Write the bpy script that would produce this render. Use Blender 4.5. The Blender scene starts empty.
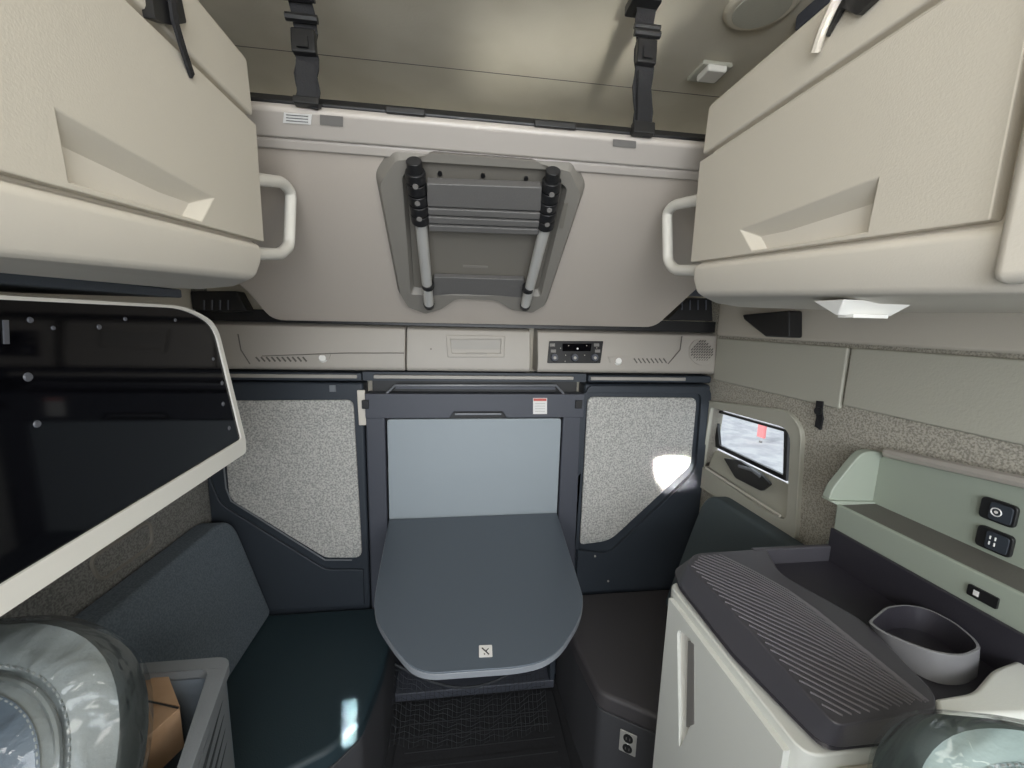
import bpy, bmesh, math, random
from mathutils import Vector as V, Matrix, geometry
random.seed(4)
COL = bpy.context.scene.collection
PI = math.pi

# ------------------------------------------------------------------ camera
CAM = V((0, 0, 1.64)); FPX = 400.0
ROT = (Matrix.Rotation(math.radians(-7.5), 3, 'Z') @ Matrix.Rotation(math.radians(90 - 8.9), 3, 'X')
       @ Matrix.Rotation(math.radians(1.5), 3, 'Z'))
cd = bpy.data.cameras.new('camera'); cam = bpy.data.objects.new('camera', cd); COL.objects.link(cam)
cd.sensor_width = 36; cd.lens = 36 * FPX / 1024; cd.clip_start = .02; cd.clip_end = 200
cam.matrix_world = Matrix.Translation(CAM) @ ROT.to_4x4()
bpy.context.scene.camera = cam

def P(px, py, x=None, y=None, z=None, pl=None):
    """measured point: where the sight line meets a real plane of the cab"""
    v = ROT @ V(((px - 512) / FPX, -(py - 384) / FPX, -1))
    if x is not None: t = (x - CAM.x) / v.x
    elif y is not None: t = (y - CAM.y) / v.y
    elif z is not None: t = (z - CAM.z) / v.z
    else: t = (V(pl[0]) - CAM).dot(V(pl[1])) / v.dot(V(pl[1]))
    return CAM + v * t

# ------------------------------------------------------------------ materials
def mat(name, col, rough=.5, metal=0, bump=0, bscale=400, mix=None, mscale=300, spec=.5, coat=0, contrast=(.4, .6)):
    m = bpy.data.materials.new(name); m.use_nodes = True
    nt = m.node_tree; b = nt.nodes['Principled BSDF']
    b.inputs['Base Color'].default_value = (*col, 1); b.inputs['Roughness'].default_value = rough
    b.inputs['Metallic'].default_value = metal; b.inputs['Specular IOR Level'].default_value = spec
    b.inputs['Coat Weight'].default_value = coat
    tc = nt.nodes.new('ShaderNodeTexCoord')
    if mix:
        n = nt.nodes.new('ShaderNodeTexNoise'); n.inputs['Scale'].default_value = mscale; n.inputs['Detail'].default_value = 2
        r = nt.nodes.new('ShaderNodeValToRGB'); r.color_ramp.elements[0].position = contrast[0]; r.color_ramp.elements[1].position = contrast[1]
        r.color_ramp.elements[0].color = (*col, 1); r.color_ramp.elements[1].color = (*mix, 1)
        nt.links.new(tc.outputs['Object'], n.inputs['Vector']); nt.links.new(n.outputs['Fac'], r.inputs['Fac'])
        nt.links.new(r.outputs['Color'], b.inputs['Base Color'])
    if bump:
        n = nt.nodes.new('ShaderNodeTexNoise'); n.inputs['Scale'].default_value = bscale
        bp = nt.nodes.new('ShaderNodeBump'); bp.inputs['Strength'].default_value = bump; bp.inputs['Distance'].default_value = .002
        nt.links.new(tc.outputs['Object'], n.inputs['Vector']); nt.links.new(n.outputs['Fac'], bp.inputs['Height'])
        nt.links.new(bp.outputs['Normal'], b.inputs['Normal'])
    return m
def emis(m, col, s):
    b = m.node_tree.nodes['Principled BSDF']; b.inputs['Emission Color'].default_value = (*col, 1); b.inputs['Emission Strength'].default_value = s
    return m
M = dict(
 cream=mat('cream_plastic', (.585, .545, .47), .55, bump=.12, bscale=350),
 creamlip=mat('pale_cream_plastic', (.65, .61, .54), .5, bump=.1, bscale=350),
 white=mat('white_plastic', (.80, .78, .72), .35),
 liner=mat('headliner', (.62, .575, .47), .7, bump=.2, bscale=120, mix=(.66, .615, .51), mscale=6),
 bunk=mat('bunk_grey', (.52, .465, .41), .45, bump=.15, bscale=250),
 rail=mat('bunk_rail', (.50, .46, .42), .3),
 tray=mat('ladder_tray_grey', (.23, .215, .19), .5, bump=.1),
 trayfloor=mat('ladder_tray_floor', (.185, .17, .145), .6),
 step=mat('ladder_step', (.13, .125, .12), .5, bump=.3, bscale=200),
 alu=mat('aluminium', (.62, .61, .58), .35, metal=.4),
 black=mat('black_plastic', (.012, .012, .013), .4),
 web=mat('black_webbing', (.015, .015, .017), .8, bump=.5, bscale=300),
 gloss=mat('black_gloss', (.002, .002, .003), .06, spec=.25),
 rivet=mat('grey_rivet', (.10, .105, .12), .4),
 console=mat('console_grey', (.40, .37, .33), .5, bump=.15),
 consoled=mat('console_groove', (.12, .11, .1), .6),
 lamp=mat('lamp_lens', (.86, .85, .81), .25),
 char=mat('charcoal_plastic', (.034, .042, .054), .5, bump=.15, bscale=300),
 char2=mat('charcoal_panel', (.065, .070, .088), .5, bump=.1, bscale=300),
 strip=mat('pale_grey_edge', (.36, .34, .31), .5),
 pale=mat('pale_blue_laminate', (.30, .34, .37), .42, bump=.05),
 table=mat('slate_laminate', (.088, .108, .132), .38, bump=.08, bscale=300),
 tedge=mat('table_edge', (.19, .205, .225), .3),
 fabric=mat('speckled_felt', (.30, .30, .29), .95, bump=.5, bscale=300, mix=(.58, .57, .54), mscale=150, contrast=(.36, .64)),
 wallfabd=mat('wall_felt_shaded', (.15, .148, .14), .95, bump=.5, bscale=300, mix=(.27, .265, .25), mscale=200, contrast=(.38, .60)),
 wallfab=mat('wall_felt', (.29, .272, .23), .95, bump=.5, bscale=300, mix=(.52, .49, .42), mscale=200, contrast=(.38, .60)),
 wallpan=mat('wall_panel_grey', (.47, .46, .39), .6, bump=.3, bscale=200),
 seatc=mat('seat_vinyl_teal', (.018, .034, .042), .55, bump=.3, bscale=250),
 seatr=mat('seat_vinyl_grey', (.060, .055, .058), .6, bump=.3, bscale=250),
 backc=mat('seatback_cloth', (.10, .125, .148), .85, bump=.5, bscale=300, mix=(.14, .17, .20), mscale=200),
 backr=mat('seatback_vinyl', (.07, .09, .098), .7, bump=.3),
 base=mat('seat_base', (.055, .055, .06), .6, bump=.2),
 floor=mat('rubber_floor', (.018, .018, .02), .7, bump=.5, bscale=80),
 net=mat('net_cord', (.035, .038, .042), .8),
 counter=mat('counter_charcoal', (.060, .058, .068), .38, bump=.1, bscale=300),
 counterd=mat('counter_dark', (.030, .028, .036), .4, bump=.15, bscale=300),
 ridge=mat('counter_ridge', (.15, .145, .16), .35),
 cup=mat('cup_holder', (.20, .20, .21), .22),
 body=mat('counter_body', (.66, .67, .63), .5, bump=.12),
 mint=mat('moulding_grey_green', (.33, .37, .31), .45, bump=.12),
 shelf=mat('shelf_liner', (.12, .115, .10), .7, bump=.4, bscale=200),
 steel=mat('outlet_steel', (.5, .49, .46), .35, metal=.3),
 label=mat('paper_label', (.75, .74, .72), .6),
 red=mat('red_print', (.55, .12, .10), .6),
 ink=mat('ink', (.03, .03, .03), .6),
 greylab=mat('grey_label', (.20, .19, .18), .5),
 card=mat('cardboard', (.46, .29, .17), .85, bump=.3, bscale=60, mix=(.50, .325, .20), mscale=20),
 bin=mat('storage_bin_grey', (.22, .235, .25), .45, bump=.15),
 binin=mat('storage_bin_inside', (.20, .235, .275), .5),
 groove=mat('bin_groove', (.03, .035, .04), .6),
 leather=mat('seat_leather', (.20, .215, .215), .5, bump=.3, bscale=200),
 leatherd=mat('seat_leather_dark', (.07, .09, .115), .45, bump=.3, bscale=200),
 thread=mat('stitch_thread', (.30, .31, .30), .7),
 seatlt=mat('seat_leather_pale', (.27, .33, .32), .5, bump=.3, bscale=150),
 alum_dark=mat('grey_bar', (.22, .23, .25), .35, metal=.3),
 ground=mat('asphalt', (.32, .32, .34), .9, mix=(.42, .42, .43), mscale=3),
 siding=mat('white_siding', (.9, .9, .92), .7),
 pinkred=mat('red_sign', (.75, .22, .22), .6),
)
# window glass
g = bpy.data.materials.new('window_glass'); g.use_nodes = True; nt = g.node_tree; nt.nodes.clear()
o = nt.nodes.new('ShaderNodeOutputMaterial'); mx = nt.nodes.new('ShaderNodeMixShader'); t = nt.nodes.new('ShaderNodeBsdfTransparent'); gl = nt.nodes.new('ShaderNodeBsdfGlossy')
gl.inputs['Roughness'].default_value = .03; mx.inputs[0].default_value = .07; t.inputs[0].default_value = (.93, .95, .95, 1)
nt.links.new(t.outputs[0], mx.inputs[1]); nt.links.new(gl.outputs[0], mx.inputs[2]); nt.links.new(mx.outputs[0], o.inputs[0]); M['glass'] = g
# plastic wrap
g = bpy.data.materials.new('clear_plastic_wrap'); g.use_nodes = True; nt = g.node_tree; nt.nodes.clear()
o = nt.nodes.new('ShaderNodeOutputMaterial'); mx = nt.nodes.new('ShaderNodeMixShader'); t = nt.nodes.new('ShaderNodeBsdfTransparent'); gl = nt.nodes.new('ShaderNodeBsdfGlossy')
fr = nt.nodes.new('ShaderNodeFresnel'); fr.inputs[0].default_value = 1.5; tc = nt.nodes.new('ShaderNodeTexCoord'); n = nt.nodes.new('ShaderNodeTexNoise')
n.inputs['Scale'].default_value = 8; n.inputs['Detail'].default_value = 2; n.inputs['Distortion'].default_value = 1.5
bp = nt.nodes.new('ShaderNodeBump'); bp.inputs['Strength'].default_value = .8; bp.inputs['Distance'].default_value = .02
mm = nt.nodes.new('ShaderNodeMath'); mm.operation = 'MULTIPLY_ADD'; mm.inputs[1].default_value = .8; mm.inputs[2].default_value = .0
gl.inputs['Roughness'].default_value = .12; t.inputs[0].default_value = (.93, .95, .95, 1)
nt.links.new(tc.outputs['Object'], n.inputs['Vector']); nt.links.new(n.outputs['Fac'], bp.inputs['Height']); nt.links.new(bp.outputs[0], gl.inputs['Normal']); nt.links.new(bp.outputs[0], fr.inputs['Normal'])
nt.links.new(fr.outputs[0], mm.inputs[0]); nt.links.new(mm.outputs[0], mx.inputs[0])
nt.links.new(t.outputs[0], mx.inputs[1]); nt.links.new(gl.outputs[0], mx.inputs[2]); nt.links.new(mx.outputs[0], o.inputs[0]); M['wrap'] = g

# ------------------------------------------------------------------ mesh helpers
class MB:
    def __init__(s): s.v = []; s.f = []
    def add(s, vs, fs):
        k = len(s.v); s.v += [V(p) for p in vs]; s.f += [tuple(i + k for i in f) for f in fs]; return s
    def box(s, a, b):
        x0, y0, z0 = a; x1, y1, z1 = b
        return s.hexa([(x0,y0,z0),(x1,y0,z0),(x1,y1,z0),(x0,y1,z0)], [(x0,y0,z1),(x1,y0,z1),(x1,y1,z1),(x0,y1,z1)])
    def hexa(s, lo, hi):
        n = len(lo)
        return s.add(list(lo) + list(hi), [tuple(range(n))[::-1], tuple(range(n, 2*n))] + [(i, (i+1) % n, (i+1) % n + n, i + n) for i in range(n)])
    def prism(s, loops, vec):
        """planar loops (first outer, rest holes) swept by vec"""
        if not isinstance(loops[0], (list,)): loops = [loops]
        vec = V(vec); flat = [V(p) for l in loops for p in l]; n = len(flat)
        tris = geometry.tessellate_polygon([[V(p) for p in l] for l in loops]) if len(loops) > 1 else [tuple(range(n))]
        fs = [tuple(t) for t in tris] + [tuple(i + n for i in reversed(t)) for t in tris]
        k = 0
        for l in loops:
            m = len(l)
            for i in range(m): a = k + i; b = k + (i + 1) % m; fs.append((a, b, b + n, a + n))
            k += m
        return s.add(flat + [p + vec for p in flat], fs)
    def tube(s, pts, r, n=10, closed=False, flat=None, up=None):
        """round (or flat=(w,t) rectangular) section along a polyline"""
        pts = [V(p) for p in pts]; m = len(pts); rings = []; ref = V(up) if up is not None else None
        for i, p in enumerate(pts):
            a = pts[(i - 1) % m] if (i or closed) else pts[0]; b = pts[(i + 1) % m] if (i < m - 1 or closed) else pts[-1]
            d = (b - a).normalized()
            if up is None:
                if ref is None: ref = d.orthogonal()
                ref = (ref - d * ref.dot(d)).normalized(); u = ref
            else: u = (ref - d * ref.dot(d)).normalized()
            w = d.cross(u)
            rr = r[i] if isinstance(r, (list, tuple)) else r
            if flat: ring = [p + u * (sy * flat[1] / 2) + w * (sx * flat[0] / 2) for sx, sy in ((-1,-1),(1,-1),(1,1),(-1,1))]
            else: ring = [p + (u * math.cos(2*PI*j/n) + w * math.sin(2*PI*j/n)) * rr for j in range(n)]
            rings.append(ring)
        q = 4 if flat else n; vs = [v for r_ in rings for v in r_]; fs = []
        for i in range(m if closed else m - 1):
            for j in range(q):
                a = i*q + j; b = i*q + (j+1) % q; c = ((i+1) % m)*q + (j+1) % q; e = ((i+1) % m)*q + j; fs.append((a, b, c, e))
        if not closed: fs += [tuple(range(q))[::-1], tuple(range((m-1)*q, m*q))]
        return s.add(vs, fs)
    def disc(s, c, n, r, h, seg=20, r2=None):
        c = V(c); n = V(n).normalized(); u = n.orthogonal().normalized(); w = n.cross(u); r2 = r if r2 is None else r2
        lo = [c + (u*math.cos(2*PI*j/seg) + w*math.sin(2*PI*j/seg))*r for j in range(seg)]
        hi = [c + n*h + (u*math.cos(2*PI*j/seg) + w*math.sin(2*PI*j/seg))*r2 for j in range(seg)]
        return s.hexa(lo, hi)
    def build(s, name, m, parent=None, bevel=0, seg=2, smooth=True, sub=0):
        me = bpy.data.meshes.new(name); me.from_pydata([tuple(v) for v in s.v], [], s.f)
        bm = bmesh.new(); bm.from_mesh(me); bmesh.ops.recalc_face_normals(bm, faces=bm.faces); bm.to_mesh(me); bm.free()
        ob = bpy.data.objects.new(name, me); COL.objects.link(ob); me.materials.append(M[m] if isinstance(m, str) else m)
        if smooth: me.polygons.foreach_set('use_smooth', [True]*len(me.polygons)); me.set_sharp_from_angle(angle=math.radians(35))
        if bevel:
            b = ob.modifiers.new('b', 'BEVEL'); b.width = bevel; b.segments = seg; b.limit_method = 'ANGLE'; b.angle_limit = math.radians(32); b.harden_normals = True
        if sub:
            b = ob.modifiers.new('s', 'SUBSURF'); b.levels = sub; b.render_levels = sub
        if parent: 
            ob.parent = parent
            ob.matrix_parent_inverse = Matrix.Translation(-parent.location)
        return ob
def rnd(pts, r, n=5):
    """round the corners of a planar polygon"""
    out = []; m = len(pts); pts = [V(p) for p in pts]
    rs = r if isinstance(r, (list, tuple)) else [r]*m
    for i, p in enumerate(pts):
        a = pts[i-1]; b = pts[(i+1) % m]; rr = min(rs[i], (a-p).length*.48, (b-p).length*.48)
        if rr < 1e-5: out.append(p); continue
        q0 = p + (a-p).normalized()*rr; q1 = p + (b-p).normalized()*rr
        for k in range(n+1):
            t = k/n; out.append(q0*(1-t)**2 + p*2*t*(1-t) + q1*t*t)
    return out
def tag(o, label=None, cat=None, group=None, kind=None):
    if label: o['label'] = label
    if cat: o['category'] = cat
    if group: o['group'] = group
    if kind: o['kind'] = kind
    return o
def thing(name, loc, label, cat, group=None):
    o = bpy.data.objects.new(name, None); o.empty_display_size = .05; COL.objects.link(o); o.location = V(loc); bpy.context.view_layer.update()
    return tag(o, label, cat, group)
def struct(o): o['kind'] = 'structure'; return o
def part_label(o, l): o['label'] = l; return o

CX = .067; XR = 1.106; XL = 2*CX - XR; YB = 1.62
def mir(p, s): return V(p) if s > 0 else V((2*CX - p[0], p[1], p[2]))

# ------------------------------------------------------------------ room shell
struct(MB().box((XL-.05, -1.3, -.04), (XR+.05, 1.8, 0)).build('floor', 'floor'))
struct(MB().box((XL-.05, 1.72, 0), (XR+.05, 1.78, 2.44)).build('wall_back', 'liner'))
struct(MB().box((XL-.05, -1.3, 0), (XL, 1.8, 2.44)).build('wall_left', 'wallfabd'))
# right wall with the window hole
hole_px = [(714, 407), (795, 429), (791, 519), (781, 519), (704, 466)]
hole = rnd([P(a, b, x=XR) for a, b in hole_px], [.015, .05, .04, .03, .02])
hole = [V((XR, min(p.y, 1.61), p.z)) for p in hole]
outer = [V((XR, -1.3, 0)), V((XR, 1.8, 0)), V((XR, 1.8, 2.44)), V((XR, -1.3, 2.44))]
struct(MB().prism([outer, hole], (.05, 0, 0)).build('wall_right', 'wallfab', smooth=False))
# ceiling: two liner panels meeting in a seam
struct(MB().box((XL-.05, -1.3, 2.44), (XR+.05, 1.8, 2.48)).build('ceiling', 'liner'))
struct(MB().box((XL, 1.446, 2.4392), (XR, 1.4485, 2.4405)).build('trim_1', 'consoled', smooth=False))
# wall panels right (upper plastic trim) and left
def wpanel(n, y0, y1, x, s, m='wallpan', z0=1.412, z1=1.592):
    struct(MB().box((min(x, x-s*.014), y0, z0), (max(x, x-s*.014), y1, z1)).build(n, m, bevel=.006))
wpanel('trim_2', 1.008, 1.60, XR, 1)
wpanel('trim_3', -.6, 1.0, XR, 1, z0=1.425)
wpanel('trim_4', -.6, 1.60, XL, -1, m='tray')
for k, s, x in ((5, 1, XR), (6, -1, XL)):
    struct(MB().box((min(x, x-s*.02), -.6, 1.602), (max(x, x-s*.02), 1.60, 1.74)).build('trim_%d' % k, 'cream', bevel=.01))
# left wall moulded pocket outline
pk = rnd([P(a, b, x=XL) for a, b in [(88, 560), (150, 520), (152, 545), (100, 582)]], .03)
MBp = MB().tube(pk, .006, 6, closed=True)
struct(MBp.build('trim_7', 'tray'))

# ------------------------------------------------------------------ window 1 in right wall
wf = rnd([V((XR, min(p.y, 1.612), p.z)) for p in [P(a, b, x=XR) for a, b in [(708, 400), (792, 411), (806, 430), (799, 541), (785, 541), (700, 484)]]], [.01, .05, .05, .05, .04, .01])
win = struct(MB().prism([wf, hole], (-.016, 0, 0)).build('window_1', 'wallpan', smooth=False))
MB().tube([p + V((-.015, 0, 0)) for p in wf], .004, 8, closed=True).build('frame_edge', 'wallpan', win)
wi = [V((XR+.045, p.y, p.z)) for p in hole]
lin = MB()
n = len(hole)
lin.add(hole + wi, [(i, (i+1) % n, (i+1) % n + n, i + n) for i in range(n)]); lin.build('window_reveal', 'creamlip', win)
gp = [P(a, b, x=XR+.04) for a, b in [(716, 409), (791, 430), (789, 481), (718, 447)]]
gp_in = [gp[0] + V((0, -.022, -.010)), gp[1] + V((0, .016, -.010)), gp[2] + V((0, .016, .016)), gp[3] + V((0, -.022, .016))]
MB().prism([gp, gp_in], (-.012, 0, 0)).build('window_frame', 'black', win)
MB().prism([p + V((.002, 0, 0)) for p in gp], (.004, 0, 0)).build('glass_pane', 'glass', win)
# slanted sill under the glass
sill = [P(718, 450, x=XR+.04), P(789, 484, x=XR+.04), P(790, 528, x=XR+.012), P(697, 465, x=XR+.012)]
MB().prism([sill[0], sill[1], sill[2], sill[3]], (.01, 0, -.004)).build('window_sill', 'wallpan', win)
lt = [P(726, 458, x=XR+.008), P(741, 460, x=XR+.0), P(762, 473, x=XR+.0), P(773, 484, x=XR+.008), P(764, 491, x=XR+.008), P(738, 478, x=XR+.008)]
MB().prism([P(697, 464, x=XR+.015), P(790, 524, x=XR+.015), P(790, 545, x=XR+.015), P(697, 488, x=XR+.015)], (.006, 0, 0)).build('lower_liner', 'wallpan', win)
wl = MB().prism(rnd(lt, .01), (-.012, 0, 0)).build('window_latch', 'black', win, bevel=.004)
MB().tube([P(739, 466, x=XR-.02), P(752, 470, x=XR-.02), P(760, 476, x=XR-.02)], .006).build('latch_lever', 'alum_dark', wl)
MB().tube([P(706, 468, x=XR-.018), P(780, 516, x=XR-.018)], .005).build('sill_ridge', 'creamlip', win)

# ------------------------------------------------------------------ overhead cabinets
def overhead(s, label):
    root = thing('overhead_cabinet', mir((.8, .3, 1.68), s), label, 'cabinet')
    w = XR - .001
    # cross-section (x,z), swept along y
    sec = [(w, 1.685), (.62, 1.685), (.565, 1.692), (.54, 1.712), (.527, 1.745), (.525, 1.776), (.545, 1.782), (.545, 2.02), (.548, 2.118), (.60, 2.16), (w, 2.20)]
    lo = [mir((a, -.10, z - (.060 if z > 1.70 and z < 1.79 else .015 if z < 1.70 else 0)), s) for a, z in sec]; hi = [mir((a, .885 if z > 1.70 else .85, z), s) for a, z in sec]
    MB().hexa(lo, hi).build('cabinet_body', 'creamlip', root, bevel=.012, seg=3)
    # door with a scooped finger pull
    y0, y1, z0, z1 = .36, .90, 1.786, 2.003; x = .528; xb = .60
    A = (x, .738, 1.824); B = (x, .482, 1.834); C = (x, .486, 1.768); D = (x, .700, 1.779)
    C2 = (x+.040, .505, 1.772); D2 = (x+.040, .655, 1.780)
    z0n = z0-.033; O = [(x, y1, z1), (x, y0, z1), (x, y0, z0n), (x, y1, z0)]; K = [(xb, y1, z1), (xb, y0, z1), (xb, y0, z0n), (xb, y1, z0)]
    vs = [mir(p, s) for p in O + K + [A, B, C, D, C2, D2]]
    fs = [(0,1,9,8), (1,2,10,9), (2,3,11,10), (3,0,8,11), (4,5,6,7), (0,1,5,4), (1,2,6,5), (2,3,7,6), (3,0,4,7), (8,9,12,13), (9,10,12), (8,13,11), (10,11,13,12)]
    MB().add(vs, fs).build('cabinet_door', 'cream', root, bevel=.004)
    # upper flap
    lid = [(x+.002, 2.016), (x+.006, 2.112), (x+.022, 2.128), (x+.05, 2.13), (x+.05, 2.016)]
    MB().hexa([mir((a, .10, z), s) for a, z in lid], [mir((a, .897, z), s) for a, z in lid]).build('upper_flap', 'cream', root, bevel=.006)
    # near end post of the door opening
    MB().box(*[(min(a, b), y, z) for (a, b, y, z) in ((mir((.515, 0, 0), s).x, mir((.56, 0, 0), s).x, .24, 1.688),)][0:1], (max(mir((.515, 0, 0), s).x, mir((.56, 0, 0), s).x), .345, 2.012)).build('end_post', 'creamlip', root, bevel=.012, seg=3)
    # grab handle on the rear end
    hx = .56; pts = [(hx+.004, .88, 1.915), (hx, 1.0, 1.917), (hx, 1.05, 1.90), (hx, 1.045, 1.775), (hx, 1.0, 1.757), (hx+.004, .86, 1.755)]
    if s > 0: pts = [P(702, 203, x=hx), P(674, 205, x=hx), P(667, 212, x=hx), P(668, 262, x=hx), P(675, 270, x=hx), P(706, 272, x=hx)]
    else: pts = [P(245, 183, x=2*CX-hx), P(282, 182, x=2*CX-hx), P(291, 192, x=2*CX-hx), P(289, 246, x=2*CX-hx), P(280, 254, x=2*CX-hx), P(240, 254, x=2*CX-hx)]
    pts[0].y = .875; pts[-1].y = .86
    q = [pts[0]] + rnd([pts[0], pts[1], pts[2], pts[3], pts[4], pts[5]], [0, .02, .02, .02, .02, 0])[1:]
    MB().tube(q, .0135, 12).build('grab_handle', 'white', root)
    return root
R_ = overhead(1, 'cream overhead cabinet on the right wall with white lamp beneath')
L_ = overhead(-1, 'cream overhead cabinet on the left wall above the glossy black panel')
# right flap: moulded pull and black catch
pull = [P(815, 52, x=.522), P(823, 28, x=.516), P(832, 8, x=.512), P(846, -18, x=.516)]
MB().tube(pull, .0065, 8).build('flap_pull', 'cream', R_)
b = MB().prism(rnd([P(829, 38, x=.53), P(839, 8, x=.53), P(850, -14, x=.53), P(886, -6, x=.53), P(862, 16, x=.53), P(846, 8, x=.53)], .003), (-.008, 0, 0)).build('flap_catch', 'black', R_, bevel=.002)
# left flap: black strap hanging over the seam
b = MB().prism(rnd([P(138, -16, x=-.404), P(168, -16, x=-.404), P(176, 22, x=-.40), P(160, 24, x=-.40), P(143, 18, x=-.40)], .004), (.014, 0, 0)).build('flap_catch', 'black', L_, bevel=.003)
MB().tube([P(170, -14, x=-.385), P(175, 22, x=-.382), P(184, 52, x=-.386), P(192, 76, x=-.392)], .004, flat=(.012, .004), up=(1, 0, 0)).build('flap_strap', 'web', L_)
# lamp under right cabinet
lp = thing('under_cabinet_lamp', P(868, 306, z=1.684), 'white rectangular lamp under the right overhead cabinet', 'lamp')
yl1 = P(828, 306, x=.585).y; yl0 = P(906, 304, x=.66).y
MB().hexa([(.57, yl0+.02, 1.662), (.66, yl0+.02, 1.662), (.66, yl1-.03, 1.662), (.57, yl1-.03, 1.662)], [(.555, yl0, 1.6845), (.68, yl0, 1.6845), (.68, yl1, 1.6845), (.555, yl1, 1.6845)]).build('lamp_housing', 'lamp', lp, bevel=.005)
MB().box((.585, yl0+.035, 1.659), (.645, yl1-.045, 1.664)).build('lens', 'lamp', lp)
# black wedge bracket under right cabinet
bk = [P(x, y, x=XR-.02) for x, y in ((754, 315), (803, 311), (803, 338), (778, 337), (756, 320))]
tag(MB().prism(bk, (-.05, 0, 0)).build('wedge_bracket', 'black', bevel=.006), 'black wedge-shaped bracket on the right wall under the overhead cabinet', 'bracket')
# small black strap clip on right wall
sc = thing('strap_clip', P(819, 412, x=XR), 'small black strap clip hanging on the right wall beside the window', 'clip')
MB().tube([P(820, 401, x=XR-.016), P(819, 410, x=XR-.018), P(820, 418, x=XR-.016), P(818, 428, x=XR-.008)], .01, flat=(.022, .005), up=(1, 0, 0)).build('strap', 'web', sc)
MB().disc(P(819, 411, x=XR-.022), (-1, 0, 0), .012, .006).build('clip_button', 'black', sc)

# ------------------------------------------------------------------ upper bunk, tipped up against the cabinets
BN = V((0, .608, .793)).normalized(); BP = ((0, 1.5, 1.70), tuple(BN)); E = V((0, .793, -.608))
def B(px, py, h=0):       # point measured on the bunk underside, h = metres proud of it
    return P(px, py, pl=(tuple(V(BP[0]) - BN*h), tuple(BN)))
bunk = thing('upper_bunk', (CX, 1.6, 1.63), 'grey upper bunk tipped up above the rear console, seen from below', 'bunk')
fy = B(475, 126).y; o0 = B(475, 126)
fl = V((XL+.012, o0.y, o0.z)); frr = V((XR-.012, o0.y, o0.z))
c1 = B(240, 284); c2 = B(272, 321); c3 = B(655, 328); c4 = B(703, 284)
poly = [fl, V((XL+.012, c1.y, c1.z)) , V((XL+.02, c1.y+.01, c1.z-.008)), c1 + V((0, 0, 0)), c2, c3, c4, V((XR-.012, c4.y, c4.z)), frr]
poly = rnd([fl, V((c1.x-.08, c1.y-.05, c1.z+.0383)), c1, c2, c3, c4, V((c4.x+.06, c4.y-.05, c4.z+.0383)), frr], [0, .04, .05, .05, .05, .05, .04, 0])
MB().prism(poly, BN*.02).build('bunk_panel', 'bunk', bunk, bevel=.008, seg=3)
mq = [o0 + E*v_ + BN*h_ for v_, h_ in ((.05, .021), (.58, .021), (.58, .10), (.10, .10))]
MB().hexa([V((XL+.03, p.y, p.z)) for p in mq], [V((XR-.03, p.y, p.z)) for p in mq]).build('mattress', 'char2', bunk, bevel=.02, seg=3)
# front rail with a stepped section
def rail(v0, v1, h0, h1, name, m, bev):
    q = [o0 + E*v0 - BN*h0, o0 + E*v1 - BN*h0, o0 + E*v1 + BN*h1, o0 + E*v0 + BN*h1]
    return MB().hexa([V((XL+.012, p.y, p.z)) for p in q], [V((XR-.012, p.y, p.z)) for p in q]).build(name, m, bunk, bevel=bev, seg=3)
rail(-.010, .058, .016, .020, 'front_rail', 'rail', .01)
rail(.058, .088, .010, .02, 'front_rail_step', 'rail', .008)
rail(-.017, -.009, .0, .024, 'mattress_edge', 'black', .004)
for a, b2, lab in (((385, 113), (425, 117), 0), ((535, 125), (577, 129), 0)):
    p, q = B(*a, .012), B(*b2, .012); p.y = q.y = o0.y-.012; z = o0.z + .004
    MB().box((p.x, p.y-.006, z), (q.x, p.y+.004, z+.014)).build('edge_clip', 'black', bunk, bevel=.003)
def onrail(pts, m, name, lab=None, h=.0175, par=bunk):
    o = MB().prism([B(a, b, h) for a, b in pts], -BN*.0012).build(name, m, par, smooth=False)
    if lab: o['label'] = lab
    return o
s1 = onrail([(284, 112.5), (312, 114.5), (311, 124.5), (283, 122.5)], 'label', 'sticker', 'white printed sticker')
for k in range(3): MB().tube([B(286, 114.8+2.9*k, .0195), B(308, 116.4+2.9*k, .0195)], .0007, 4).build('print_line', 'ink', s1)
onrail([(320, 114.5), (343, 116.5), (343, 126.5), (320, 124.5)], 'greylab', 'sticker', 'grey sticker')
onrail([(613, 139), (636, 141), (636, 148), (613, 146)], 'greylab', 'sticker', 'grey sticker')

# ladder tray
tray = thing('ladder_tray', B(480, 300, 0), 'dark grey moulded tray holding the ladder under the bunk', 'tray')
to = rnd([B(x, y) for x, y in ((392, 146), (574, 158), (586, 184), (547, 301), (534, 309), (513, 306), (498, 296), (456, 294), (440, 305), (424, 310), (406, 303), (398, 290), (375, 172))],
         [.012, .012, .02, .01, .01, .01, .02, .02, .01, .01, .01, .01, .02], 4)
ti = rnd([B(x, y) for x, y in ((407, 172), (432, 150), (534, 158), (562, 184), (538, 288), (414, 286))], [.01, .01, .01, .01, .01, .01], 3)
hh = .026
def shrink(poly, k):
    c = sum(poly, V())/len(poly); return [c + (p-c)*k for p in poly]
to2 = [p - BN*hh for p in shrink(to, .955)]; ti2 = [p - BN*hh for p in shrink(ti, 1.05)]
mb = MB(); n1 = len(to); n2 = len(ti)
mb.add(to + to2, [(i, (i+1) % n1, (i+1) % n1 + n1, i + n1) for i in range(n1)])
mb.add(ti + ti2, [(i, (i+1) % n2, (i+1) % n2 + n2, i + n2) for i in range(n2)])
tr = geometry.tessellate_polygon([to2, ti2]); mb.add(to2 + ti2, [tuple(t_) for t_ in tr])
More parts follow.
